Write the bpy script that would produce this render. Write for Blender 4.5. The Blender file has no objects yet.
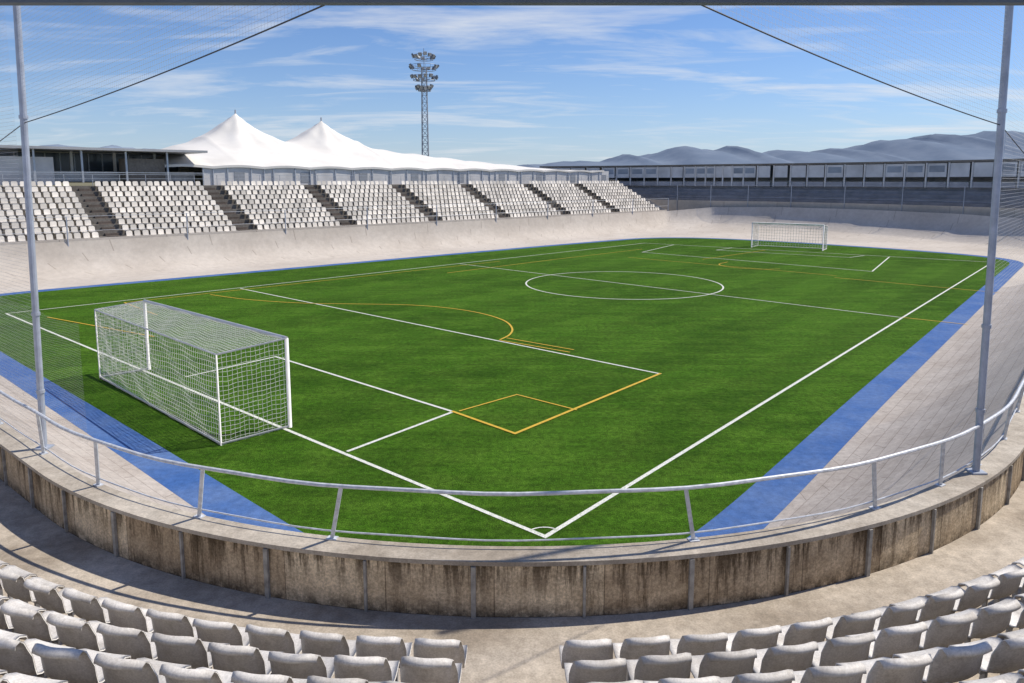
import bpy, math, random
from mathutils import Vector
random.seed(7)
R_=math.radians
# ------------------------------------------------------------------ helpers
class MB:
    def __init__(s): s.v=[];s.f=[];s.uv=[];s.mi=[];s.col=[]
    def quad(s,a,b,c,d,uv=None,mi=0,col=1.0):
        n=len(s.v); s.v+= [tuple(a),tuple(b),tuple(c),tuple(d)]; s.f.append((n,n+1,n+2,n+3))
        s.uv.append(uv or [(0,0),(1,0),(1,1),(0,1)]); s.mi.append(mi); s.col.append(col)
    def poly(s,pts,mi=0,col=1.0):
        n=len(s.v); s.v+=[tuple(p) for p in pts]; s.f.append(tuple(range(n,n+len(pts))))
        s.uv.append([(p[0],p[1]) for p in pts]); s.mi.append(mi); s.col.append(col)
    def box(s,c,ax,ay,az,mi=0,col=1.0):
        c=Vector(c);ax=Vector(ax);ay=Vector(ay);az=Vector(az)
        p=[c+ax*i+ay*j+az*k for k in(-1,1) for j in(-1,1) for i in(-1,1)]
        for q in((0,2,3,1),(4,5,7,6),(0,1,5,4),(2,6,7,3),(0,4,6,2),(1,3,7,5)):
            s.quad(*[p[i] for i in q],mi=mi,col=col)
    def bar(s,a,b,w,h=None,mi=0,col=1.0):
        a=Vector(a);b=Vector(b);h=h or w
        d=b-a; L=d.length
        if L<1e-6:return
        d/=L; up=Vector((0,0,1)) if abs(d.z)<.95 else Vector((0,1,0))
        x=d.cross(up).normalized(); y=x.cross(d).normalized()
        s.box((a+b)/2,x*w/2,d*L/2,y*h/2,mi,col)
    def tube(s,pts,r,n=8,mi=0,caps=True,r2=None):
        pts=[Vector(p) for p in pts]; rings=[]
        for i,p in enumerate(pts):
            d=(pts[min(i+1,len(pts)-1)]-pts[max(i-1,0)]).normalized()
            up=Vector((0,0,1)) if abs(d.z)<.9 else Vector((0,1,0))
            x=d.cross(up).normalized(); y=x.cross(d).normalized()
            rr=r if r2 is None else r+(r2-r)*i/(len(pts)-1)
            rings.append([p+x*math.cos(2*math.pi*k/n)*rr+y*math.sin(2*math.pi*k/n)*rr for k in range(n)])
        base=len(s.v)
        for rg in rings: s.v+=[tuple(q) for q in rg]
        for i in range(len(pts)-1):
            for k in range(n):
                k2=(k+1)%n
                s.f.append((base+i*n+k,base+i*n+k2,base+(i+1)*n+k2,base+(i+1)*n+k))
                s.uv.append([(0,0)]*4); s.mi.append(mi); s.col.append(1.0)
        if caps:
            for o in(0,(len(pts)-1)*n):
                s.f.append(tuple(base+o+k for k in range(n))); s.uv.append([(0,0)]*n); s.mi.append(mi); s.col.append(1.0)
    def strip(s,A,B,mi=0,vs=(0,1),u0=0.0,col=1.0):
        """loft between two polylines, uv u = arclength metres, v = real width"""
        u=u0
        for i in range(len(A)-1):
            a0,a1,b0,b1=Vector(A[i]),Vector(A[i+1]),Vector(B[i]),Vector(B[i+1])
            du=((a1-a0).length+(b1-b0).length)/2
            w0=(b0-a0).length; w1=(b1-a1).length
            s.quad(a0,a1,b1,b0,uv=[(u,0),(u+du,0),(u+du,w1),(u,w0)],mi=mi,col=col); u+=du
    def obj(s,name,mats,smooth=False,parent=None,merge=False,bevel=0):
        me=bpy.data.meshes.new(name); me.from_pydata(s.v,[],s.f)
        uvl=me.uv_layers.new(name="UVMap"); k=0
        for u in s.uv:
            for t in u: uvl.data[k].uv=t; k+=1
        ca=me.color_attributes.new(name="Col",type='FLOAT_COLOR',domain='CORNER'); k=0
        for f,cv in zip(s.f,s.col):
            for _ in f: ca.data[k].color=(cv,cv,cv,1); k+=1
        for m in (mats if isinstance(mats,(list,tuple)) else [mats]): me.materials.append(m)
        me.polygons.foreach_set("material_index",s.mi)
        if merge:
            import bmesh
            bm=bmesh.new(); bm.from_mesh(me); bmesh.ops.remove_doubles(bm,verts=bm.verts,dist=0.0008)
            bmesh.ops.recalc_face_normals(bm,faces=bm.faces); bm.to_mesh(me); bm.free()
        if smooth: me.polygons.foreach_set("use_smooth",[True]*len(me.polygons))
        me.update()
        o=bpy.data.objects.new(name,me); bpy.context.scene.collection.objects.link(o)
        if parent: o.parent=parent
        if bevel:
            b=o.modifiers.new("bevel",'BEVEL'); b.width=bevel; b.segments=2; b.limit_method='ANGLE'
        return o
def empty(name):
    e=bpy.data.objects.new(name,None); bpy.context.scene.collection.objects.link(e); return e

# ------------------------------------------------------------------ materials
class NT:
    def __init__(s,name):
        s.m=bpy.data.materials.new(name); s.m.use_nodes=True; s.t=s.m.node_tree; s.n=s.t.nodes; s.l=s.t.links
        s.b=s.n["Principled BSDF"]
    def nd(s,t,**k):
        x=s.n.new(t)
        for a,b in k.items(): setattr(x,a,b)
        return x
    def link(s,a,b): s.l.new(a,b)
    def coord(s,kind="Object",scale=(1,1,1),rot=0):
        tc=s.nd("ShaderNodeTexCoord"); mp=s.nd("ShaderNodeMapping"); mp.inputs["Scale"].default_value=scale; mp.inputs["Rotation"].default_value=(0,0,rot)
        s.link(tc.outputs[kind],mp.inputs[0]); return mp.outputs[0]
    def noise(s,co,scale,detail=5,rough=.55):
        x=s.nd("ShaderNodeTexNoise"); x.inputs["Scale"].default_value=scale; x.inputs["Detail"].default_value=detail; x.inputs["Roughness"].default_value=rough
        s.link(co,x.inputs["Vector"]); return x.outputs["Fac"]
    def ramp(s,f,pts):
        r=s.nd("ShaderNodeValToRGB"); e=r.color_ramp.elements
        while len(e)<len(pts): e.new(.5)
        for i,(p,c) in enumerate(pts):
            e[i].position=p; e[i].color=(c,c,c,1) if isinstance(c,(int,float)) else (*c,1)
        s.link(f,r.inputs[0]); return r.outputs[0]
    def mix(s,f,a,b,mode='MIX'):
        x=s.nd("ShaderNodeMix",data_type='RGBA',blend_type=mode)
        for sock,v in((x.inputs["Factor"],f),(x.inputs["A"],a),(x.inputs["B"],b)):
            if hasattr(v,'links'): s.link(v,sock)
            elif isinstance(v,(int,float)): sock.default_value=v if sock.type=='VALUE' else (v,v,v,1)
            else: sock.default_value=(*v,1)
        return x.outputs["Result"]
    def bump(s,h,st=.3,dist=.02):
        x=s.nd("ShaderNodeBump"); x.inputs["Strength"].default_value=st; x.inputs["Distance"].default_value=dist
        s.link(h,x.inputs["Height"]); s.link(x.outputs[0],s.b.inputs["Normal"])
    def fin(s,col,rough=.8,metal=0,spec=.4):
        if hasattr(col,'links'): s.link(col,s.b.inputs["Base Color"])
        else: s.b.inputs["Base Color"].default_value=(*col,1)
        s.b.inputs["Roughness"].default_value=rough; s.b.inputs["Metallic"].default_value=metal
        s.b.inputs["Specular IOR Level"].default_value=spec
        return s.m
def simple(name,c,rough=.6,metal=0,var=.15,scale=3,spec=.4):
    t=NT(name); co=t.coord(); n=t.noise(co,scale)
    f=t.ramp(n,[(.3,1-var),(.7,1+var*.4)])
    return t.fin(t.mix(1.0,c,f,'MULTIPLY'),rough,metal,spec)

def turf():
    t=NT("turf"); co=t.coord()
    cs=t.coord("Object",(.25,2.2,1),R_(-50))      # pile brushed along the pitch
    big=t.noise(co,.09,5); mid=t.noise(co,.8,8,.74); clump=t.noise(co,6,7,.82); fine=t.noise(co,38,4,.85); brush=t.noise(cs,.8,6,.7)
    a=t.mix(t.ramp(big,[(.40,0),(.60,1)]),(.036,.096,.006),(.054,.132,.010))
    b=t.mix(t.ramp(mid,[(.44,.0),(.62,.6)]),a,(.078,.160,.016))
    b=t.mix(1.0,b,t.ramp(brush,[(.40,.86),(.60,1.13)]),'MULTIPLY')
    wv=t.nd("ShaderNodeTexWave",wave_type='BANDS',bands_direction='Y',wave_profile='SIN'); wv.inputs["Scale"].default_value=.075; wv.inputs["Distortion"].default_value=.25; wv.inputs["Detail"].default_value=2
    t.link(t.coord("Object",(1,1,1),R_(-50)),wv.inputs["Vector"])
    b=t.mix(1.0,b,t.ramp(wv.outputs["Fac"],[(.42,.92),(.58,1.06)]),'MULTIPLY')
    c=t.mix(1.0,b,t.ramp(clump,[(.40,.62),(.60,1.26)]),'MULTIPLY')
    c=t.mix(1.0,c,t.ramp(fine,[(.40,.34),(.60,1.55)]),'MULTIPLY')
    t.bump(fine,.8,.03)
    return t.fin(c,.95,0,.06)
def paint(name,c):
    t=NT(name); co=t.coord(); n=t.noise(co,9,6,.8); n2=t.noise(co,45,4,.8)
    a=t.mix(t.ramp(n,[(.50,0),(.66,.5)]),c,(.10,.20,.05))
    return t.fin(t.mix(t.ramp(n2,[(.46,0),(.62,.6)]),a,(.09,.18,.05)),.8)
def concrete(name,c,stain=(.2,.17,.14),amt=.5,joint=None,sc=1.0,jc=.55,jv=.87,grain=1.0):
    t=NT(name); uv=t.coord("UV"); co=t.coord()
    n1=t.noise(co,.5*sc,6,.65); n2=t.noise(co,6*sc,6,.7); n3=t.noise(co,45,3,.7)
    a=t.mix(t.ramp(n1,[(.4,0),(.62,amt)]),c,stain)
    a=t.mix(1.0,a,t.ramp(n2,[(.35,1-.22*grain),(.65,1+.1*grain)]),'MULTIPLY')
    a=t.mix(1.0,a,t.ramp(n3,[(.38,1-.16*grain),(.62,1+.08*grain)]),'MULTIPLY')
    if joint:
        br=t.nd("ShaderNodeTexBrick"); t.link(uv,br.inputs["Vector"]); br.inputs["Scale"].default_value=1
        br.inputs["Brick Width"].default_value=joint[0]; br.inputs["Row Height"].default_value=joint[1]
        br.inputs["Mortar Size"].default_value=joint[2]; br.inputs["Color1"].default_value=(1,1,1,1)
        br.inputs["Color2"].default_value=(jv,jv*.995,jv*.99,1); br.inputs["Mortar"].default_value=(jc,jc*.97,jc*.95,1); br.offset=.5
        a=t.mix(1.0,a,br.outputs["Color"],'MULTIPLY')
    t.bump(n2,.35*grain,.01)
    return t.fin(a,.9,0,.2)
def stainedwall():
    t=NT("weathered_wall_concrete")
    st=t.coord("UV",(5,.45,1)); st2=t.coord("UV",(1.1,1.0,1)); uv=t.coord("UV"); co=t.coord()
    drip=t.noise(st,1.3,9,.8); blot=t.noise(st2,1.5,8,.72); fine=t.noise(co,30,5,.75); mid=t.noise(co,6,7,.72); big=t.noise(co,.45,4,.6)
    base=t.mix(t.ramp(blot,[(.40,0),(.60,1)]),(.80,.67,.49),(.56,.45,.315))
    dm=t.mix(1.0,t.ramp(drip,[(.50,0),(.60,.85)]),t.ramp(big,[(.42,.35),(.58,1)]),'MULTIPLY')
    a=t.mix(dm,base,(.14,.098,.06))
    sx=t.nd("ShaderNodeSeparateXYZ"); t.link(uv,sx.inputs[0])
    bot=t.ramp(sx.outputs[1],[(0,.85),(.2,0)]); mixn=t.mix(1.0,bot,t.ramp(mid,[(.42,.1),(.56,1)]),'MULTIPLY')
    a=t.mix(mixn,a,(.10,.08,.055))
    top=t.ramp(sx.outputs[1],[(.25,0),(.6,.9)]); mt=t.mix(1.0,top,t.ramp(drip,[(.45,0),(.54,1)]),'MULTIPLY')
    a=t.mix(mt,a,(.10,.074,.048))
    br=t.nd("ShaderNodeTexBrick"); t.link(uv,br.inputs["Vector"]); br.inputs["Scale"].default_value=1
    br.inputs["Brick Width"].default_value=1.21; br.inputs["Row Height"].default_value=4; br.offset=0
    br.inputs["Mortar Size"].default_value=.006
    br.inputs["Color1"].default_value=(1.1,1.1,1.08,1); br.inputs["Color2"].default_value=(.72,.68,.64,1); br.inputs["Mortar"].default_value=(.4,.38,.36,1)
    a=t.mix(1.0,a,br.outputs["Color"],'MULTIPLY')
    a=t.mix(1.0,a,t.ramp(fine,[(.40,.68),(.62,1.15)]),'MULTIPLY')
    t.bump(mid,.6,.02)
    return t.fin(a,.95,0,.15)
def seatmat():
    t=NT("seat_plastic"); at=t.nd("ShaderNodeAttribute"); at.attribute_name="Col"; co=t.coord(); n=t.noise(co,3.5,8,.75); n2=t.noise(co,60,3,.7)
    a=t.mix(1.0,(.68,.65,.61),at.outputs["Color"],'MULTIPLY')
    a=t.mix(t.ramp(n,[(.46,0),(.64,.6)]),a,(.38,.345,.30))
    a=t.mix(1.0,a,t.ramp(n2,[(.4,.86),(.6,1.05)]),'MULTIPLY')
    return t.fin(a,.55,0,.3)
def netmat(name,cell,wire,c,alpha=1.0):
    t=NT(name); uv=t.coord("UV",(1/cell,1/cell,1)); sx=t.nd("ShaderNodeSeparateXYZ"); t.link(uv,sx.inputs[0])
    outs=[]
    for i in(0,1):
        fr=t.nd("ShaderNodeMath",operation='FRACT'); t.link(sx.outputs[i],fr.inputs[0])
        lt=t.nd("ShaderNodeMath",operation='LESS_THAN'); t.link(fr.outputs[0],lt.inputs[0]); lt.inputs[1].default_value=wire/cell
        outs.append(lt.outputs[0])
    mx=t.nd("ShaderNodeMath",operation='MAXIMUM'); t.link(outs[0],mx.inputs[0]); t.link(outs[1],mx.inputs[1])
    ml=t.nd("ShaderNodeMath",operation='MULTIPLY'); t.link(mx.outputs[0],ml.inputs[0]); ml.inputs[1].default_value=alpha
    t.link(ml.outputs[0],t.b.inputs["Alpha"])
    return t.fin(c,.7)
M_turf=turf(); M_white=paint("line_paint_white",(.76,.76,.72)); M_yel=paint("line_paint_yellow",(.70,.42,.03))
M_blue=concrete("blue_track_paint",(.050,.130,.36),(.12,.20,.40),.7)
M_track=concrete("track_concrete",(.50,.455,.415),(.39,.34,.30),.6,(2.4,.55,.014),jc=.58,jv=.91,grain=.8)
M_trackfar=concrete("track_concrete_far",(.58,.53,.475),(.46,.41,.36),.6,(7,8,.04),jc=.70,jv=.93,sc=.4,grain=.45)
M_floor=concrete("terrace_concrete",(.56,.495,.415),(.30,.25,.195),.85)
M_wall=stainedwall()
M_cope=concrete("coping_concrete",(.52,.47,.40),(.28,.235,.185),.75)
M_seat=seatmat()
M_steel=simple("galvanised_steel",(.50,.53,.58),.4,.35)
M_rail=simple("rail_paint",(.60,.63,.68),.45,.1,.3,14)
M_pole=simple("pole_paint",(.42,.46,.54),.45,.2,.2,6)
M_dark=simple("dark_steel",(.06,.065,.075),.6)
M_wh=simple("white_paint",(.78,.78,.77),.4,0,.12,4)
M_tent=simple("tent_membrane",(.77,.745,.70),.65,0,.12,.35)
M_panel=simple("white_panel",(.66,.65,.64),.5,0,.2,.7)
M_glass=simple("window_glass",(.10,.13,.17),.15,0,.3,.5)
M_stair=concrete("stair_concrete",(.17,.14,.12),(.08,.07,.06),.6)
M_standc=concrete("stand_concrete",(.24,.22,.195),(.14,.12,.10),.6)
M_roof=simple("roof_sheet",(.42,.43,.45),.6,.1,.2,.5)
M_netstring=simple("net_string",(.74,.74,.71),.7,0,.15,9)

# ------------------------------------------------------------------ plan geometry
CX,CY=0.1,18.05
AL,AR=R_(-40),R_(50)
def ring(R,h,La=34,Lb=46):
    pts=[]
    aL=(CX+R*math.sin(AL),CY-R*math.cos(AL)); tl=(-math.cos(AL),-math.sin(AL))
    aR=(CX+R*math.sin(AR),CY-R*math.cos(AR)); tr=(math.cos(AR),math.sin(AR))
    n=17
    for i in range(n,0,-1):
        d=La*i/n; pts.append((aL[0]+tl[0]*d,aL[1]+tl[1]*d,h))
    for i in range(0,61):
        a=AL+(AR-AL)*i/60; pts.append((CX+R*math.sin(a),CY-R*math.cos(a),h))
    n=23
    for i in range(1,n+1):
        d=Lb*i/n; pts.append((aR[0]+tr[0]*d,aR[1]+tr[1]*d,h))
    return pts
def resample(P,step=1.0,closed=True):
    out=[];n=len(P)
    for i in range(n if closed else n-1):
        a=Vector(P[i]);b=Vector(P[(i+1)%n]);L=(b-a).length;k=max(1,int(L/step))
        for j in range(k): out.append(a+(b-a)*j/k)
    if not closed: out.append(Vector(P[-1]))
    return out
def smooth(P,it=4,w=2):
    n=len(P)
    for _ in range(it): P=[sum((P[(i+k)%n] for k in range(-w,w+1)),Vector([0]*len(P[0])))/(2*w+1) for i in range(n)]
    return P
C0=Vector((5,45))
def polar(P,angs):
    n=len(P); res=[]
    for a in angs:
        d=Vector((math.cos(a),math.sin(a))); best=None
        for i in range(n):
            p=Vector(P[i][:2])-C0; q=Vector(P[(i+1)%n][:2])-C0; e=q-p
            den=d.x*e.y-d.y*e.x
            if abs(den)<1e-9: continue
            t=(p.x*e.y-p.y*e.x)/den; s=(p.x*d.y-p.y*d.x)/den
            if t>0 and -1e-6<=s<=1+1e-6:
                z=0
                if len(P[i])>2: z=P[i][2]+(P[(i+1)%n][2]-P[i][2])*s
                if best is None or t>best[0]: best=(t,z)
        res.append(best or res[-1])
    return res
inner=[(3.6,13.0),(10.2,21.3),(36.3,53.3),(41.2,59.2),(41.2,62.5),(37.0,69.0),(31.4,75.3),(25.7,80.6),(20.5,83.4),(15.5,83.0),
       (5,73.9),(-9.7,60.2),(-21.9,48.6),(-29.7,41.3),(-31.2,38.6),(-26.5,33.6),(-19.8,27.5),(-9.3,17.9),(-3.7,12.7),(-1.8,10.9),(-.2,10.0),(1.4,10.6)]
inner=smooth(resample(inner,.8),3,2)
U=Vector((.72,.694)); N_=Vector((-.694,.72)); A0=Vector((-33.4,47.0))
def S(t,w,h=0): p=A0+U*t+N_*w; return Vector((p.x,p.y,h))
rin=ring(10.33,2.46)
outer=[Vector(p) for p in rin]
far=[(44,52,2.6),(49.5,60,2.7),(51,68,2.8),(48,78,3.0),(42,87.5,3.1),(34.5,95.5,3.1),(27.5,100,2.9),tuple(S(76,0,2.4))]
outer+=[Vector(p) for p in far]
outer+=[S(t,0,2.4) for t in (60,40,20,0,-6)]+[Vector((-41.5,37.5,2.4)),Vector((-39,33.5,2.45))]
NA=900
angs=[2*math.pi*i/NA for i in range(NA+1)]
ri=[r for r,_ in polar([tuple(p) for p in inner],angs)]
ro=polar([tuple(p) for p in outer],angs)
def pt(a,r,z): return (C0.x+math.cos(a)*r,C0.y+math.sin(a)*r,z)
inP=[Vector(pt(a,r,0)) for a,r in zip(angs,ri)]
blP=[]
for i in range(NA+1):
    t=(inP[(i+2)%NA]-inP[(i-2)%NA]).normalized(); nrm=Vector((t.y,-t.x,0)); blP.append(inP[i]+nrm*.92)

# ------------------------------------------------------------------ ground, turf, tracks
g=MB(); g.quad((-7000,-3000,-.06),(7000,-3000,-.06),(7000,9000,-.06),(-7000,9000,-.06))
def groundmat():
    t=NT("dry_ground"); co=t.coord(); n=t.noise(co,.02,6); return t.fin(t.mix(n,(.12,.13,.06),(.22,.18,.11)),.95)
g.obj("ground",groundmat())
m=MB(); m.poly([(p.x,p.y,0) for p in inP[:-1]]); m.obj("football_pitch_turf",M_turf)
m=MB(); m.strip([p+Vector((0,0,.004)) for p in inP],[p+Vector((0,0,.004)) for p in blP]); m.obj("blue_running_strip",M_blue)
m=MB()
prev=[p+Vector((0,0,.004)) for p in blP]
K=12
for k in range(1,K+1):
    f=k/K; cur=[]
    for i in range(NA+1):
        R1=ro[i][0]; h=ro[i][1]; a=angs[i]
        far_=max(0,min(1,(math.sin(a-.25)+.25)*1.6))   # far side: flatter apron, steeper wall
        pw_=1.7+3.0*far_
        q=Vector(pt(a,R1,0)); p0=Vector((blP[i].x,blP[i].y,0)); xy=p0+(q-p0)*(f if far_<.01 else f+(1-(1-f)**1.5-f)*far_*.8)
        cur.append(Vector((xy.x,xy.y,.004+(h-.004)*(f**pw_))))
    u=0
    for i in range(NA):
        a0,a1,b0,b1=prev[i],prev[i+1],cur[i],cur[i+1]; du=(a1-a0).length
        w0=(k-1)/K*6; w1=k/K*6
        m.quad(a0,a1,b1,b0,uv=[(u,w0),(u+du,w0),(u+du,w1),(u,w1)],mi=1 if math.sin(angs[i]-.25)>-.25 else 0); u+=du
    prev=cur
m.obj("banked_cycling_track",[M_track,M_trackfar],smooth=True,merge=True)

# markings -----------------------------------------------------------
mk=MB(); W=.10
def line(a,b,mi=0,w=W,z=.007):
    a=Vector((*a,z));b=Vector((*b,z)); d=(b-a).normalized(); n=Vector((-d.y,d.x,0))*w/2; e=d*w/2
    a=a-e;b=b+e
    mk.quad(a-n,b-n,b+n,a+n,mi=mi)
def pline(P,mi=0,w=W,z=.007):
    P=[Vector((*p,z)) for p in P]; L=[];Rr=[]
    for i,p in enumerate(P):
        d=(P[min(i+1,len(P)-1)]-P[max(i-1,0)]).normalized(); n=Vector((-d.y,d.x,0))*w/2
        L.append(p+n);Rr.append(p-n)
    mk.strip(L,Rr,mi)
corner=(.62,12.78)
line(corner,(38.9,58.4)); line(corner,(-25.2,35.6),z=.008)
line((-25.2,35.6),(14.0,76.4),z=.009); line((14.0,76.4),(38.9,58.4),z=.0095)
line((-4.01,17.1),(-1.69,20.14),z=.010); line((-1.69,20.14),(-8.9,26.7),z=.0105); line((-8.9,26.7),(-11.0,23.9),z=.010)
line((5.08,24.26),(-16.62,44.0),z=.011)
line((-4.1,57.2),(18.9,34.5),z=.012,w=.085)
pts=[(7.1+6.2*math.cos(2*math.pi*i/72),46.1+6.2*math.sin(2*math.pi*i/72)) for i in range(73)]
pline(pts,z=.013)
pline([(corner[0]+.36*math.cos(R_(50+86*i/10)),corner[1]+.36*math.sin(R_(50+86*i/10))) for i in range(11)],z=.0125,w=.035)
line((12.0,66.6),(26.2,52.4),z=.0135); line((26.2,52.4),(32.6,62.4),z=.014); line((12.0,66.6),(16.6,74.3),z=.015)
line((19.4,68.6),(29.0,62.0),z=.0135); line((29.0,62.0),(31.0,63.6),z=.016); line((19.4,68.6),(21.6,70.9),z=.016)
line((.08,18.32),(5.08,24.26),1,z=.017); line((-1.69,20.14),(.08,18.32),1,z=.018)
line((-1.5,20.2),(.15,21.8),1,.06,z=.019); line((.15,21.8),(1.85,20.3),1,.06,z=.02)
arc=[(-17.5,41.6),(-14.8,39.9),(-11.5,38.7),(-8.6,38.4),(-5.6,38.1),(-3.4,37.2),(-1.6,35.7),(-.4,33.8),(0.0,32),(-.1,30.6),(-.5,29.6)]
def cat(P,n=6):
    o=[];P=[Vector(p) for p in P]
    for i in range(len(P)-1):
        p0=P[max(i-1,0)];p1=P[i];p2=P[i+1];p3=P[min(i+2,len(P)-1)]
        for j in range(n):
            t=j/n; o.append(.5*((2*p1)+(p2-p0)*t+(2*p0-5*p1+4*p2-p3)*t*t+(3*p1-p0-3*p2+p3)*t**3))
    o.append(P[-1]); return o
pline([tuple(p) for p in cat(arc)],1,.085,z=.019)
line((-.5,29.5),(2.2,27.4),1,.07,z=.02); line((-.2,29.9),(2.4,27.8),1,.07,z=.02)
line((-22.5,34.6),(-15.2,30.2),1,.08,z=.02); line((-21,38.8),(-12.5,47.4),1,.08,z=.02)
line((-21,38.8),(-17.5,35.2),1,.08,z=.021); line((-12.5,47.4),(-1,59),1,.07,z=.019)
line((-4.6,51.5),(3.4,60.2),1,.08,z=.02); line((18.9,34.5),(21.2,32.6),1,.08,z=.02); line((22,49),(29,42),1,.08,z=.02)
line((3.4,60.2),(12.5,69.5),1,.07,z=.02)
line((16,60.5),(24,68.5),1,.07,z=.02); line((10,62),(22.5,50),1,.07,z=.021)
pline([tuple(p) for p in cat([(17.5,58.5),(16.3,56.8),(16.6,55.0),(18.2,53.7),(20,53.8)])],1,.08,z=.022)
mk.obj("pitch_markings",[M_white,M_yel])
# ------------------------------------------------------------------ goals
def goal(F0,F1,B0,B1,H,HB,cell,r):
    e=empty("football_goal")
    F0,F1,B0,B1=[Vector((*p,0)) for p in(F0,F1,B0,B1)]
    z=Vector((0,0,1)); fr=MB()
    T0=F0+z*H;T1=F1+z*H;S0=B0+z*HB;S1=B1+z*HB
    fr.tube([F0,T0],.055,12);fr.tube([F1,T1],.055,12);fr.tube([T0,T1],.055,12)
    for a,b in((B0,S0),(B1,S1),(S0,S1),(T0,S0),(T1,S1)): fr.tube([a,b],.024,8)
    for a,b in((B0,B1),(F0,B0),(F1,B1)): fr.tube([a+z*.04,b+z*.04],.03,8)
    fr.obj("frame",M_wh,smooth=True,parent=e)
    nt=MB()
    def face(a,b,c,d,sag):
        out=((b-a).cross(d-a)).normalized()
        nu=max(2,int((b-a).length/cell)); nv=max(2,int((d-a).length/cell))
        def P(u,v):
            p=a.lerp(b,u).lerp(d.lerp(c,u),v)
            s=sag*math.sin(math.pi*v)*(0.7+.3*math.sin(u*17))*min(1,6*u,6*(1-u))
            return p+Vector((0,0,-abs(s)*.5))+out*s*.6+out*.02*math.sin(u*40+v*13)+Vector((0,0,.015*math.sin(u*31+v*9)))
        for i in range(nu+1):
            u=i/nu; pts=[P(u,j/6) for j in range(7)]
            for j in range(6): nt.bar(pts[j],pts[j+1],r)
        for i in range(nv+1):
            v=i/nv; M=max(8,nu//2); pts=[P(j/M,v) for j in range(M+1)]
            for j in range(M): nt.bar(pts[j],pts[j+1],r)
    face(S0,S1,B1,B0,.09); face(T0,T1,S1,S0,.14); face(T0,S0,B0,F0,.04); face(T1,S1,B1,F1,.04)
    nt.obj("net",M_netstring,parent=e)
goal((-5.98,18.85),(-12.75,24.85),(-7.30,17.5),(-13.85,23.75),2.44,2.33,.12,.0075)
goal((23.7,71.6),(29.2,68.0),(24.9,73.3),(30.3,69.7),2.44,2.2,.25,.018)

# ------------------------------------------------------------------ near wall
FB=1.84
w=MB()
w.strip(ring(10.65,FB),ring(10.65,2.455)); w.strip(ring(10.36,2.455),ring(10.36,0))
w.obj("trackside_wall",M_wall,smooth=False)
w=MB()
a=ring(10.675,2.45);b=ring(10.675,2.50);c=ring(10.33,2.50);d=ring(10.33,2.45)
w.strip(a,b);w.strip(b,c);w.strip(c,d);w.strip(d,a)
w.obj("wall_coping",M_cope)
j=MB()
def rp(R,arclen,h):
    a=arclen/10.65
    if AL<=a<=AR: return Vector((CX+R*math.sin(a),CY-R*math.cos(a),h)),Vector((math.sin(a),-math.cos(a),0))
    A=AR if a>AR else AL; ex=(a-A)*10.65
    p=Vector((CX+R*math.sin(A),CY-R*math.cos(A),h)); 
    return p+Vector((math.cos(A),math.sin(A),0))*ex,Vector((math.sin(A),-math.cos(A),0))
s=-22.3
k=0
while s<30:
    p,nr=rp(10.67,s,FB); tg=Vector((-nr.y,nr.x,0))
    j.box(p+Vector((0,0,.30)),tg*(.014 if k%2 else .026),nr*.018,Vector((0,0,.30)))
    s+=1.21; k+=1
j.obj("wall_joint_posts",simple("joint_steel",(.40,.39,.37),.7,.2,.4,10))
# ------------------------------------------------------------------ railing
rl=MB()
def rarc(R,h,s0=-24,s1=34,n=150): return [rp(R,s0+(s1-s0)*i/n,h+.008*math.sin(i*1.1))[0] for i in range(n+1)]
rl.tube(rarc(10.47,3.19),.024,8)
rl.tube(rarc(10.38,2.60),.010,6)
for s in (-22,-20,-18,-16,-14,-12,-10.2,-8.1,-6.2,-4.15,-2.25,2.05,4.75,6.2,7.4,9.0,10.8,12.6,14.4,16.2,18,20,22,24,26,28,30,32):
    a,nr=rp(10.38,s,2.50); b,_=rp(10.47,s-math.copysign(min(.2,.08*abs(s)),s),3.19); tg=Vector((-nr.y,nr.x,0))
    rl.bar(a,b,.045,.02)
    rl.box(a+Vector((0,0,.006)),tg*.06,nr*.045,Vector((0,0,.006)))
rl.obj("guard_railing",M_rail,smooth=False)

# ------------------------------------------------------------------ near terrace
NR=10; R1=12.18; DP=.73; RI=.345
tr=MB()
tr.strip(ring(10.65,FB),ring(R1+.14,FB))
for k in range(1,16):
    Ra=R1+.14+DP*(k-1); h0=FB+RI*(k-1); h1=h0+RI
    tr.strip(ring(Ra,h0),ring(Ra,h1)); tr.strip(ring(Ra,h1),ring(Ra+DP,h1))
tr.obj("spectator_terrace",M_floor)
st=MB()
for k in range(1,10):
    Ra=R1+.14+DP*(k-1); h0=FB+RI*(k-1)
    a,nr=rp(Ra-.14,-.12,h0+RI/4); tg=Vector((-nr.y,nr.x,0))
    st.box(a,tg*.42,nr*.138,Vector((0,0,RI/4)))
st.obj("aisle_steps",M_floor,bevel=.01)
prof=[(.42,.375),(.40,.42),(.34,.43),(.22,.405),(.10,.405),(.035,.44),(.0,.52),(-.03,.62),(-.055,.72),(-.07,.785),(-.085,.80),(-.115,.785),(-.12,.76)]
hw =[.19,.205,.215,.22,.22,.225,.228,.228,.222,.205,.192,.186,.186]
def seat_grid():
    G=[];n=len(prof);m_=8
    for i,(d,h) in enumerate(prof):
        row=[]
        for jx in range(m_+1):
            x=-1+2*jx/m_; bk=max(0,min(1,(i-4)/3))
            xx=x*hw[i]; c=abs(x)**2.4
            dd=d+bk*c*.06; hh=h+(1-bk)*c*.035*(1 if i>1 else .3)
            if i>=8: hh-= (abs(x)**5)*.035
            row.append((xx,dd,hh))
        G.append(row)
    return G
SG=seat_grid()
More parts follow.
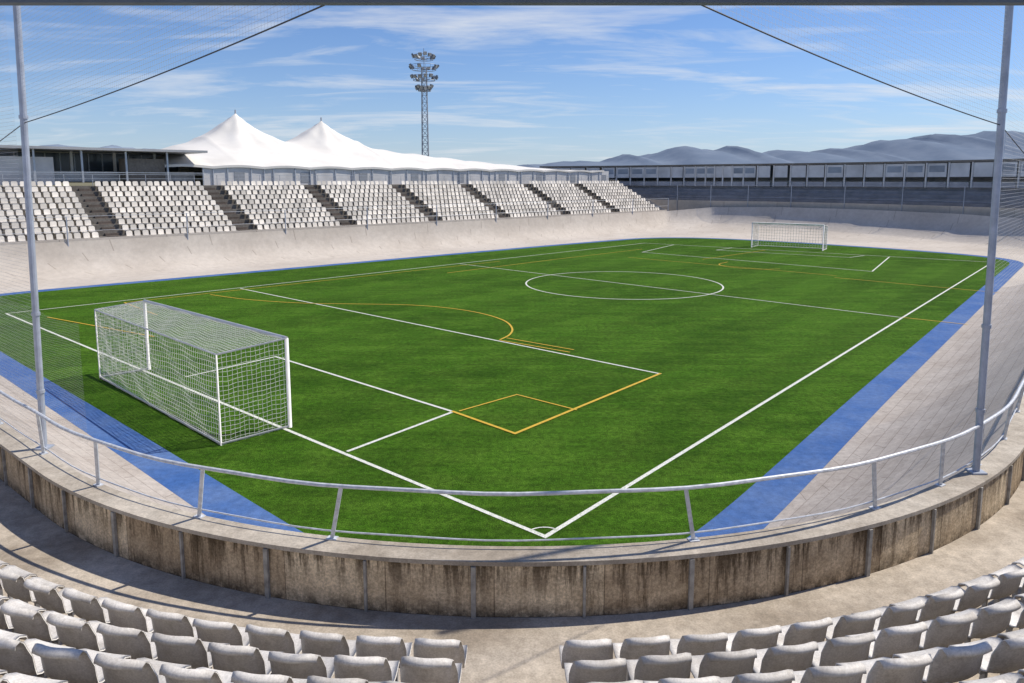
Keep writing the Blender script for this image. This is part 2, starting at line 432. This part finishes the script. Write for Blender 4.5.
def normal_off(G,t):
    n=len(G);m_=len(G[0]);out=[]
    for i in range(n):
        r=[]
        for jx in range(m_):
            a=Vector(G[min(i+1,n-1)][jx])-Vector(G[max(i-1,0)][jx]); b=Vector(G[i][min(jx+1,m_-1)])-Vector(G[i][max(jx-1,0)])
            nn=a.cross(b).normalized(); r.append(tuple(Vector(G[i][jx])+nn*t))
        out.append(r)
    return out
SG2=normal_off(SG,.014)
sv=[];sf=[]
def gidx(i,jx,layer): return layer*len(SG)*9+i*9+jx
for L in(SG,SG2):
    for r in L: sv+=r
for i in range(len(SG)-1):
    for jx in range(8):
        sf.append((gidx(i,jx,0),gidx(i,jx+1,0),gidx(i+1,jx+1,0),gidx(i+1,jx,0)))
        sf.append((gidx(i,jx,1),gidx(i+1,jx,1),gidx(i+1,jx+1,1),gidx(i,jx+1,1)))
    for jx in(0,8): sf.append((gidx(i,jx,0),gidx(i+1,jx,0),gidx(i+1,jx,1),gidx(i,jx,1)))
for jx in range(8):
    for i in(0,len(SG)-1): sf.append((gidx(i,jx,0),gidx(i,jx+1,0),gidx(i,jx+1,1),gidx(i,jx,1)))
nshell=len(sf)
def addbox(c,hx,hy,hz):
    n=len(sv)
    for kz in(-1,1):
        for ky in(-1,1):
            for kx in(-1,1): sv.append((c[0]+kx*hx,c[1]+ky*hy,c[2]+kz*hz))
    for q in((0,2,3,1),(4,5,7,6),(0,1,5,4),(2,6,7,3),(0,4,6,2),(1,3,7,5)): sf.append(tuple(n+i for i in q))
addbox((0,.18,.375),.16,.02,.02); addbox((-.10,.18,.18),.015,.02,.18); addbox((.10,.18,.18),.015,.02,.18)
V=[];F=[];COL=[];MI=[];SMO=[]
sp=.52
for k in range(NR):
    R=R1+DP*k; h=FB+RI*k
    for sgn in(-1,1):
        s_=.42+.27 if sgn>0 else .36+.27
        while s_<22+k:
            A=AR if sgn>0 else -AL
            if s_<A*R: a=s_/R*sgn; p=Vector((CX-.12+R*math.sin(a),CY-R*math.cos(a),h)); nr=Vector((math.sin(a),-math.cos(a),0))
            else:
                a=A*sgn; ex=(s_-A*R)*sgn; p=Vector((CX-.12+R*math.sin(a),CY-R*math.cos(a),h))+Vector((math.cos(a),math.sin(a),0))*ex; nr=Vector((math.sin(a),-math.cos(a),0))
            skip = (9.6<s_<10.5)
            if not skip:
                fwd=-nr; side=Vector((-nr.y,nr.x,0)); rot=random.uniform(-.045,.045); tl=random.uniform(-.04,.06)
                n0=len(V); cr=math.cos(rot); sr=math.sin(rot); dj=random.uniform(-.012,.012)
                for (x,y,z) in sv:
                    x2=x*cr-y*sr; y2=x*sr+y*cr - tl*(z-.4)+dj
                    q=p+side*x2+fwd*y2; V.append((q.x,q.y,q.z+z))
                cv=random.choice([1,.95,1.05,.86,1.1,.92,.8]);
                for i,f in enumerate(sf):
                    F.append(tuple(n0+q for q in f)); MI.append(0 if i<nshell else 1); SMO.append(i<nshell); COL+= [cv]*len(f)
            s_+=sp
me=bpy.data.meshes.new("stadium_seats"); me.from_pydata(V,[],F)
ca=me.color_attributes.new(name="Col",type='FLOAT_COLOR',domain='CORNER')
buf=[]
for cv in COL: buf+= [cv,cv,cv,1]
ca.data.foreach_set("color",buf)
me.materials.append(M_seat); me.materials.append(M_steel)
me.polygons.foreach_set("material_index",MI); me.polygons.foreach_set("use_smooth",SMO); me.update()
o=bpy.data.objects.new("stadium_seats",me); bpy.context.scene.collection.objects.link(o)

# ------------------------------------------------------------------ left grandstand
gs=empty("grandstand")
T0,T1=-14,76
b=MB()
HF=2.55
b.quad(S(T0,0,0),S(T1,0,0),S(T1,0,HF),S(T0,0,HF),uv=[(0,0),(90,0),(90,2.7),(0,2.7)],mi=1)
b.quad(S(T0,0,HF),S(T1,0,HF),S(T1,.25,HF),S(T0,.25,HF),mi=1)
b.quad(S(T0,.25,HF),S(T1,.25,HF),S(T1,.25,2.0),S(T0,.25,2.0),mi=1)
rows=10; dw=.78; dh=.40; hb0=2.12
for i in range(rows):
    w0=.25+dw*i+(.3 if i else 0); h=hb0+dh*i; w1=.25+dw*(i+1)+.3
    b.quad(S(T0,w0,h),S(T1,w0,h),S(T1,w1,h),S(T0,w1,h),uv=[(0,0),(90,0),(90,1),(0,1)])
    b.quad(S(T0,w1,h),S(T1,w1,h),S(T1,w1,h+dh),S(T0,w1,h+dh),uv=[(0,0),(90,0),(90,1),(0,1)])
wt=.25+dw*rows+.3; ht=hb0+dh*rows
b.quad(S(T0,wt,ht),S(T1,wt,ht),S(T1,12,ht),S(T0,12,ht))
b.poly([S(T1,0,0),S(T1,12,0),S(T1,12,ht),S(T1,wt,ht),S(T1,.25,HF),S(T1,0,HF)],mi=1)
b.obj("terrace",[M_standc,M_trackfar],parent=gs)
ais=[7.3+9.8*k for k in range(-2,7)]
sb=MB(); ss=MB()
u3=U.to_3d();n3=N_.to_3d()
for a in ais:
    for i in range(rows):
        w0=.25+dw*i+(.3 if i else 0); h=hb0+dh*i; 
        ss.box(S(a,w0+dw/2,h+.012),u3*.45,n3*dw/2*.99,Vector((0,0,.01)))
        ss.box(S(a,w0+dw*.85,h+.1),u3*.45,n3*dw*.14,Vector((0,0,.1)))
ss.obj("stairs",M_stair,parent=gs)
for i in range(rows):
    wb=.25+dw*(i+1)+.3-.18; h=hb0+dh*i; t=T0+.4
    while t<T1-.3:
        if all(abs(t-a)>.78 for a in ais):
            cv=random.uniform(.8,1.2); jt=random.uniform(-.03,.03)
            c=S(t+jt,wb,h)
            def q(x,y,z): return c+u3*x-n3*y+Vector((0,0,z))
            hwid=.205
            sb.quad(q(-hwid,.40,.42),q(hwid,.40,.42),q(hwid,.05,.40),q(-hwid,.05,.40),col=cv)
            sb.quad(q(-hwid,.40,.42),q(-hwid,.38,.34),q(hwid,.38,.34),q(hwid,.40,.42),col=cv)
            sb.poly([q(-hwid,.05,.40),q(hwid,.05,.40),q(hwid,-.03,.70),q(hwid*.75,-.05,.78),q(-hwid*.75,-.05,.78),q(-hwid,-.03,.70)],col=cv)
            sb.box(c-n3*.2+Vector((0,0,.19)),u3*.02,n3*.02,Vector((0,0,.19)),col=.5)
        t+=.56
def standseat():
    t=NT("stand_seat_plastic"); at=t.nd("ShaderNodeAttribute"); at.attribute_name="Col"; co=t.coord(); n=t.noise(co,.35,5,.7)
    a=t.mix(1.0,(.76,.71,.64),at.outputs["Color"],'MULTIPLY')
    return t.fin(t.mix(1.0,a,t.ramp(n,[(.38,.82),(.62,1.08)]),'MULTIPLY'),.6)
sb.obj("seats",standseat(),parent=gs)
bl=MB()
tA,tB=-16,17.5
bl.box(S((tA+tB)/2,14.2,9.1),u3*(tB-tA)/2,n3*5.0,Vector((0,0,.10)),mi=0)
bl.box(S((tA+tB)/2,16,8.0),u3*(tB-tA)/2*.99,n3*.1,Vector((0,0,.95)),mi=1)
bl.box(S((tA+tB)/2,16,6.65),u3*(tB-tA)/2*.99,n3*.12,Vector((0,0,.28)),mi=3)
bl.box(S((tA+tB)/2,12.2,6.9),u3*(tB-tA)/2*.99,n3*.05,Vector((0,0,.42)),mi=3)
bl.box(S(3.5,11.0,7.3),u3*2.2,n3*.8,Vector((0,0,1.1)),mi=3)
bl.box(S(12.5,11.0,7.3),u3*1.6,n3*.8,Vector((0,0,1.1)),mi=4)
bl.box(S(-4.5,11.0,7.3),u3*1.8,n3*.8,Vector((0,0,1.1)),mi=4)
t=tA+.5
while t<tB:
    bl.box(S(t,9.8,7.7),u3*.07,n3*.07,Vector((0,0,1.3)),mi=2)
    bl.box(S(t,13,7.7),u3*.10,n3*.10,Vector((0,0,1.27)),mi=3)
    t+=3.3
t=tA+.3
while t<tB:
    bl.box(S(t,15.86,8.0),u3*.05,n3*.03,Vector((0,0,.9)),mi=2); t+=1.1
bl.bar(S(tA,8.9,7.2),S(tB,8.9,7.2),.05,mi=2);
bl.obj("canopy_building",[M_roof,M_glass,M_steel,M_panel,M_standc],parent=gs)
pw=MB()
t=tB
k=0
while t<T1-1:
    pw.box(S(t+1.13,10.6,7.0),u3*1.11,n3*.05,Vector((0,0,.88)),mi=0,col=1)
    pw.box(S(t,10.52,7.0),u3*.05,n3*.06,Vector((0,0,.9)),mi=1)
    if k%3==1: pw.box(S(t+1.13,10.54,6.85),u3*.5,n3*.02,Vector((0,0,.5)),mi=2)
    t+=2.26;k+=1
pw.obj("back_wall",[M_panel,M_steel,simple("louver",(.30,.32,.35),.6)],parent=gs)
rr=MB()
for hh in(6.7,7.05): rr.bar(S(T0,8.7,hh),S(T1,8.7,hh),.03)
t=T0
while t<T1: rr.bar(S(t,8.7,6.1),S(t,8.7,7.05),.035); t+=2
rr.obj("handrail",M_steel,parent=gs)

# ------------------------------------------------------------------ tent
prf=[(13.5,8.6),(16,9.5),(18.5,10.1),(20.8,10.9),(22.6,11.9),(23.8,12.9),(24.9,13.95),(25.9,12.9),(27.1,11.9),(28.6,11.35),(30.2,11.35),(32.0,11.9),(33.9,12.8),(35.0,13.75),(36.0,12.8),(37.4,11.7),(39.2,11.0),(42.5,10.4),(48,9.95),(55,9.4),(62,8.9),(70,8.25),(75,7.95)]
PK=((24.9,13.85),(35.0,13.65))
def interp(t):
    for i in range(len(prf)-1):
        if prf[i][0]<=t<=prf[i+1][0]:
            f=(t-prf[i][0])/(prf[i+1][0]-prf[i][0]); return prf[i][1]+(prf[i+1][1]-prf[i][1])*f
    return prf[-1][1]
def tenth(t,w):
    e=7.85
    wn=abs(w-20)/9.6
    low=min(interp(t),8.6+2.4*max(0,min(1,(t-13.5)/6))) if t<38.6 else interp(t)
    base=e+(low-e)*(1-wn**1.5) if wn<1 else e
    pk=0
    for tc,hc in PK:
        dt=t-tc; dw_=(w-20)*.85
        r=math.hypot(dt,dw_); top=hc-low
        fold=1+.07*math.cos(8*math.atan2(dw_,dt))
        pk=max(pk,top*max(0,(1-r*fold/5.8))**2.1)
    rid=.20*(1-wn)*abs(math.sin((t-13.5)*math.pi/4.9))*-1
    return base+pk+rid+.15*wn**3*abs(math.sin((t-13.5)*math.pi/4.9))
tm=MB(); nt_,nw=280,60
gridp=[[None]*(nw+1) for _ in range(nt_+1)]
for i in range(nt_+1):
    t=13.5+(75-13.5)*i/nt_
    for jx in range(nw+1):
        w_=10.4+19.2*jx/nw; gridp[i][jx]=S(t,w_,tenth(t,w_))
for i in range(nt_):
    for jx in range(nw): tm.quad(gridp[i][jx],gridp[i+1][jx],gridp[i+1][jx+1],gridp[i][jx+1])
te=empty("tensile_tent")
tm.obj("membrane",M_tent,smooth=True,merge=True,parent=te)
tp=MB()
for tc,hc in PK:
    tp.tube([S(tc,20,0),S(tc,20,hc+.12)],.09,8)
t=13.5
while t<75.1:
    tp.tube([S(t,10.5,6.0),S(t,10.5,tenth(t,10.5))],.06,6); tp.tube([S(t,29.5,0),S(t,29.5,tenth(t,29.5))],.08,6); t+=4.9
tp.obj("masts",M_steel,parent=te)
sk=MB()
for i in range(nt_):
    a=gridp[i][0];c_=gridp[i+1][0]; sk.quad(a,c_,c_-Vector((0,0,.22)),a-Vector((0,0,.22)))
for jx in range(nw):
    a=gridp[0][jx];c_=gridp[0][jx+1]; sk.quad(a,c_,(c_.x,c_.y,6.5),(a.x,a.y,6.5))
for i in range(nt_):
    a=gridp[i][nw];c_=gridp[i+1][nw]; sk.quad(a,c_,(c_.x,c_.y,0),(a.x,a.y,0))
sk.obj("valance",M_tent,parent=te)

# ------------------------------------------------------------------ far stand
fs=empty("grandstand")
wl=[(3,117),(12,113.5),(20.9,107),(27.5,101.0),(34.8,96.4),(42.5,88.3),(48.7,78.6),(51.8,68.2),(50.3,59.6),(45,52)]
wl=[p for p in cat(wl,5)]
def offs(P,d,h):
    o=[]
    for i,p in enumerate(P):
        t=(P[min(i+1,len(P)-1)]-P[max(i-1,0)]).normalized(); n=Vector((-t.y,t.x)); q=p+n*d; o.append(Vector((q.x,q.y,h)))
    return o
fm=MB()
P0=offs(wl,.0,2.2);P1=offs(wl,.0,3.75);P2=offs(wl,.3,3.75);P3=offs(wl,.3,3.2)
fm.strip(P0,P1,mi=0);fm.strip(P1,P2,mi=0);fm.strip(P2,P3,mi=0)
for i in range(6):
    d0=.3+i*.85; h=3.2+i*.42
    fm.strip(offs(wl,d0,h),offs(wl,d0+.85,h),mi=1); fm.strip(offs(wl,d0+.85,h),offs(wl,d0+.85,h+.42),mi=1)
dB=.3+6*.85; hB=3.2+6*.42
fm.strip(offs(wl,dB,hB),offs(wl,dB+3,hB),mi=1)
fm.strip(offs(wl,dB+3,0),offs(wl,dB+3,6.5),mi=2); fm.strip(offs(wl,dB+3,6.5),offs(wl,dB+3,8.55),mi=3)
fm.strip(offs(wl,dB-.7,8.62),offs(wl,dB-.7,8.86),mi=5); fm.strip(offs(wl,dB-.7,8.86),offs(wl,dB+8,9.0),mi=4); fm.strip(offs(wl,dB-.7,8.62),offs(wl,dB+8,8.62),mi=4)
fm.strip(offs(wl,dB+8,0),offs(wl,dB+8,9.0),mi=2)
fm.obj("structure",[M_trackfar,simple("far_terrace",(.30,.30,.315),.9,0,.3,.8),M_panel,M_glass,M_roof,M_standc],parent=fs)
fc=MB()
L=resample([tuple(p) for p in wl],2.4,False)
for i in range(len(L)-1):
    t=(L[i+1]-L[i]).normalized(); n=Vector((-t.y,t.x)); t3=t.to_3d();nn=n.to_3d()
    p=(L[i]+n*(dB-.62)).to_3d(); fc.box(p+Vector((0,0,7.16)),t3*.09,nn*.07,Vector((0,0,1.44)),mi=0)
    p=(L[i]+n*(dB-.55)).to_3d(); seg=(L[i+1]-L[i]).length/2
    mid=p+t3*seg
    fc.box(mid+Vector((0,0,7.75)),t3*seg*.95,nn*.03,Vector((0,0,.80)),mi=1)
    if random.random()<.6: fc.box(mid+Vector((0,0,7.9)) -nn*.035,t3*seg*.75,nn*.01,Vector((0,0,.38)),mi=3)
    fc.box(mid+Vector((0,0,6.05)),t3*seg*.96,nn*.03,Vector((0,0,.32)),mi=2)
fc.obj("colonnade",[M_panel,simple("shutter_panel",(.66,.67,.69),.5,0,.3,.4),simple("parapet_panel",(.38,.385,.41),.6,0,.3,.5),simple("pale_glazing",(.30,.35,.42),.25,0,.4,.3)],parent=fs)
fnet=MB(); fnet.strip(offs(wl,-.02,3.75),offs(wl,-.02,5.9)); fnet.obj("mesh_fence",netmat("fence_mesh",.05,.008,(.15,.16,.18),.7))

pf=MB()
posts=[S(t,-.05,0) for t in range(-4,78,8)]
fp=[Vector((p.x,p.y,2.4)) for p in posts]
fpr=[Vector((p.x,p.y,3.6)) for p in offs(wl,-.05,0)[12::3]]
for P,hh in((fp,1.7),(fpr,2.3)):
    for p in P: pf.tube([p-Vector((0,0,1.6)),p+Vector((0,0,hh))],.045,6)
    for z in(.7,hh): pf.tube([p+Vector((0,0,z)) for p in P],.012,4)
pf.obj("perimeter_fence",M_pole)

# ------------------------------------------------------------------ floodlight tower
ft=empty("floodlight_tower")
f_=MB(); bx,by=-15.3,130; Ht=26.0
def leg(sx,sy,z): 
    wd=.62-.22*z/Ht; return Vector((bx+sx*wd,by+sy*wd,z))
zs=[i*Ht/22 for i in range(23)]
for sx in(-1,1):
    for sy in(-1,1): f_.tube([leg(sx,sy,0),leg(sx,sy,Ht)],.065,6)
for i in range(22):
    z0,z1=zs[i],zs[i+1]
    for (a,b_) in(((-1,-1),(1,-1)),((1,-1),(1,1)),((1,1),(-1,1)),((-1,1),(-1,-1))):
        f_.bar(leg(*a,z0),leg(*b_,z1),.05); f_.bar(leg(*b_,z0),leg(*a,z1),.045); f_.bar(leg(*a,z1),leg(*b_,z1),.05)
M_tower=simple("tower_steel",(.34,.37,.42),.5,.2)
f_.obj("lattice_mast",M_tower,parent=ft)
h_=MB(); lm=MB()
for z,r in((22.0,1.1),(23.8,1.9),(25.6,2.1),(27.3,1.6)):
    nn_=14
    c=[Vector((bx+r*math.cos(2*math.pi*i/nn_),by+r*math.sin(2*math.pi*i/nn_),z)) for i in range(nn_+1)]
    h_.tube(c,.05,5); h_.tube([p+Vector((0,0,.8)) for p in c],.035,5)
    for i in range(nn_):
        h_.bar(c[i],c[i]+Vector((0,0,.8)),.04)
        if i%3==0: h_.bar(Vector((bx,by,z)),c[i],.05)
        a=2*math.pi*i/nn_
        d=Vector((math.cos(a),math.sin(a),0))
        if random.random()<.8:
            tz=Vector((0,0,1)); ax=Vector((-d.y,d.x,0)); fd=(d-tz*random.uniform(.4,.9)).normalized(); up=fd.cross(ax).normalized()
            pc=c[i]+d*.3+tz*random.uniform(.3,.8)
            lm.box(pc,ax*.30,fd*.14,up*.27,mi=0); lm.box(pc+fd*.15,ax*.25,fd*.012,up*.22,mi=1)
h_.tube([(bx,by,26),(bx,by,29.2)],.05,6)
h_.obj("head_frame",M_tower,parent=ft); lm.obj("lamps",[simple("lamp_housing",(.20,.22,.25),.5,.3),M_steel],parent=ft)

# ------------------------------------------------------------------ net poles, beam, cables, nets
LB=Vector((-7.22,10.75,2.5)); LT=Vector((-6.98,10.75,11.5))
RB=Vector((6.57,9.82,2.5)); RT=Vector((6.42,9.82,11.5))
for B_,T_ in((LB,LT),(RB,RT)):
    p=MB(); p.tube([B_,T_],.047,12); p.box(B_+Vector((0,0,.012)),(.1,0,0),(0,.1,0),(0,0,.012))
    for z in(3.4,4.6,7.5): p.tube([B_.lerp(T_,(z-2.5)/9)-Vector((0,0,.02)),B_.lerp(T_,(z-2.5)/9)+Vector((0,0,.03))],.06,12)
    p.obj("net_pole",M_pole,smooth=False)
bm_=MB(); bm_.box((0,6.05,8.04),(11,0,0),(0,.05,0),(0,0,.045)); bm_.obj("overhead_beam",simple("beam_paint",(.12,.14,.17),.6))
def sagl(a,b,sg,n=24): return [Vector(a).lerp(Vector(b),i/n)-Vector((0,0,sg*4*(i/n)*(1-i/n))) for i in range(n+1)]
cb=MB()
LK=LB.lerp(LT,(7.42-2.5)/9); RK=RB.lerp(RT,(7.32-2.5)/9)
Lc=sagl(LK,(-1.4,6.05,8.03),.05); Rc=sagl(RK,(1.42,6.05,8.03),.05)
cb.tube(Lc,.007,6);cb.tube(Rc,.007,6)
cb.tube(sagl(LK,(-16,17.5,5.2),.1),.007,6); cb.tube(sagl(RK,(14,17.5,5.6),.1),.007,6)
cb.obj("support_cable",M_dark)
M_net=netmat("netting",.055,.0045,(.62,.63,.64),.65)
def netpanel(A,B,name):
    m=MB(); m.strip(A,B); m.obj(name,M_net)
tops=[Vector((p.x,p.y,max(p.z,8.03)+ (11.4-8.03)*(1-i/24))) for i,p in enumerate(Lc)]
netpanel(Lc,tops,"safety_net")
tops=[Vector((p.x,p.y,max(p.z,8.03)+ (11.4-8.03)*(1-i/24))) for i,p in enumerate(Rc)]
netpanel(Rc,tops,"safety_net")
def seg(a,b,h,n=12): return [Vector((a[0]+(b[0]-a[0])*i/n,a[1]+(b[1]-a[1])*i/n,h)) for i in range(n+1)]
netpanel(seg((-7.22,10.75),(-18,19.8),2.55),seg((-7.22,10.75),(-18,19.8),11.4),"safety_net")
netpanel(seg((6.57,9.82),(16,21.2),2.55),seg((6.57,9.82),(16,21.2),11.4),"safety_net")
A_=[Vector((-19.5+10.2*i/16,24.6-9.3*i/16,.7+.25*math.sin(i*.9)*.3)) for i in range(17)]
B2=[Vector((p.x,p.y,3.55-.12*abs(math.sin(i*math.pi/4)))) for i,p in enumerate(A_)]
netpanel(A_,B2,"ball_stop_net")

# ------------------------------------------------------------------ hills
def hills(name,pts,dist,mat,seed):
    rnd=random.Random(seed); m=MB()
    xs=[pts[0][0]+ (pts[-1][0]-pts[0][0])*i/220 for i in range(221)]
    def hv(x):
        for i in range(len(pts)-1):
            if pts[i][0]<=x<=pts[i+1][0]:
                f=(x-pts[i][0])/(pts[i+1][0]-pts[i][0]); f=f*f*(3-2*f); return pts[i][1]+(pts[i+1][1]-pts[i][1])*f
        return pts[-1][1]
    ph=[rnd.uniform(0,6) for _ in range(6)]
    rows_=[]
    nr=14
    for jx in range(nr+1):
        v=jx/nr; row=[]
        for i,x in enumerate(xs):
            h=hv(x)*(1+.03*math.sin(x*.006+ph[0])+.025*math.sin(x*.017+ph[1])+.02*math.sin(x*.043+ph[2])+.014*math.sin(x*.09+ph[3]))
            prof_=math.sin(min(1,v*1.6)*math.pi/2)**1.2 if v<.625 else math.cos((v-.625)/.375*math.pi/2)
            rid=1+.10*math.sin(x*.02+v*6+ph[4])*math.sin(math.pi*v)
            row.append((x+60*math.sin(v*5+x*.01),dist-900+v*2000,max(-5,h*prof_*(rid if v<.6 else 1)-2)))
        rows_.append(row)
    for jx in range(nr):
        for i in range(220): m.quad(rows_[jx][i],rows_[jx][i+1],rows_[jx+1][i+1],rows_[jx+1][i])
    m.obj(name,mat,smooth=True,merge=True)
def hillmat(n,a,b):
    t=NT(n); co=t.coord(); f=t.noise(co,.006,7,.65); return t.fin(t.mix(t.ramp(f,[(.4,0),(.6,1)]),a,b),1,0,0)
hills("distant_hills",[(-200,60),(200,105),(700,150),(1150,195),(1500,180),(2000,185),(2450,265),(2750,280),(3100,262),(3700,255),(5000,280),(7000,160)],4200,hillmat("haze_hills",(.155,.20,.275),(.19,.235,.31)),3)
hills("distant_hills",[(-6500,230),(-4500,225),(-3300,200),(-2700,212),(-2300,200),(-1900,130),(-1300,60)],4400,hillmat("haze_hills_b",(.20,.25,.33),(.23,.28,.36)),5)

# ------------------------------------------------------------------ light, sky
sc=bpy.context.scene
sdir=Vector((.64,.24,.86)).normalized()
el=math.asin(sdir.z); az=math.atan2(sdir.x,sdir.y)
sd=bpy.data.lights.new("sun",'SUN'); sd.energy=4.9; sd.angle=R_(.5); sd.color=(1,.92,.79)
so=bpy.data.objects.new("sun",sd); sc.collection.objects.link(so); so.rotation_euler=(-sdir).to_track_quat('-Z','Y').to_euler()
w_=bpy.data.worlds.new("World"); sc.world=w_; w_.use_nodes=True; nt=w_.node_tree; bg=nt.nodes["Background"]
sky=nt.nodes.new("ShaderNodeTexSky"); sky.sky_type='NISHITA'; sky.sun_disc=False; sky.sun_elevation=el; sky.sun_rotation=az
sky.air_density=1.0; sky.dust_density=.2; sky.ozone_density=3.0
tc=nt.nodes.new("ShaderNodeTexCoord"); sep=nt.nodes.new("ShaderNodeSeparateXYZ"); nt.links.new(tc.outputs["Generated"],sep.inputs[0])
def mth(op,a,b=None):
    x=nt.nodes.new("ShaderNodeMath"); x.operation=op
    for i,v in enumerate((a,b)):
        if v is None: continue
        if hasattr(v,'links'): nt.links.new(v,x.inputs[i])
        else: x.inputs[i].default_value=v
    return x.outputs[0]
def wmix(f,a,b,mode='MIX'):
    x=nt.nodes.new("ShaderNodeMix"); x.data_type='RGBA'; x.blend_type=mode
    for sock,v in((x.inputs["Factor"],f),(x.inputs["A"],a),(x.inputs["B"],b)):
        if hasattr(v,'links'): nt.links.new(v,sock)
        elif isinstance(v,tuple): sock.default_value=(*v,1)
        else: sock.default_value=v
    return x.outputs["Result"]
zc=mth('MAXIMUM',sep.outputs[2],0.0)
hz=mth('MULTIPLY',mth('POWER',mth('SUBTRACT',1.0,mth('MINIMUM',zc,1.0)),14.0),.74)
blue=wmix(1.0,sky.outputs[0],(.68,.83,1.10),'MULTIPLY')
skyc=wmix(hz,blue,(4.9,5.7,6.8))
den=mth('ADD',zc,.10)
px=mth('DIVIDE',sep.outputs[0],den); py=mth('DIVIDE',sep.outputs[1],den)
cmb=nt.nodes.new("ShaderNodeCombineXYZ"); nt.links.new(px,cmb.inputs[0]); nt.links.new(py,cmb.inputs[1])
def cloud(scale,loc,rot,lo,hi,amt,dist=.5,ns=1.0):
    mp=nt.nodes.new("ShaderNodeMapping"); mp.inputs["Scale"].default_value=scale; mp.inputs["Rotation"].default_value=(0,0,R_(rot)); mp.inputs["Location"].default_value=loc; nt.links.new(cmb.outputs[0],mp.inputs[0])
    nz=nt.nodes.new("ShaderNodeTexNoise"); nz.inputs["Scale"].default_value=ns; nz.inputs["Detail"].default_value=11; nz.inputs["Roughness"].default_value=.60; nz.inputs["Distortion"].default_value=dist
    nt.links.new(mp.outputs[0],nz.inputs["Vector"])
    r=nt.nodes.new("ShaderNodeValToRGB"); r.color_ramp.elements[0].position=lo; r.color_ramp.elements[0].color=(0,0,0,1); r.color_ramp.elements[1].position=hi; r.color_ramp.elements[1].color=(amt,amt,amt,1)
    nt.links.new(nz.outputs["Fac"],r.inputs[0]); return r.outputs[0]
c1=cloud((.55,1.2,1),(2.4,.9,0),-14,.53,.72,.80)
c2=cloud((1.0,2.6,1),(5.1,3.9,0),-9,.53,.74,.50,.8)
col=wmix(c2,skyc,(6.6,7.0,7.5)); col=wmix(c1,col,(7.2,7.4,7.7))
nt.links.new(col,bg.inputs[0]); bg.inputs[1].default_value=.112

# ------------------------------------------------------------------ camera
cd=bpy.data.cameras.new("camera"); cam=bpy.data.objects.new("camera",cd); sc.collection.objects.link(cam)
cd.sensor_width=36; cd.lens=726/1024*36; cd.shift_y=-(341.5-278)/1024; cd.clip_end=20000; cd.clip_start=.05
cam.location=(0,0,6.6); cam.rotation_euler=(R_(90)-math.atan(98/726),0,0); sc.camera=cam
sc.view_settings.view_transform='Standard'; sc.view_settings.look='None'; sc.view_settings.exposure=0
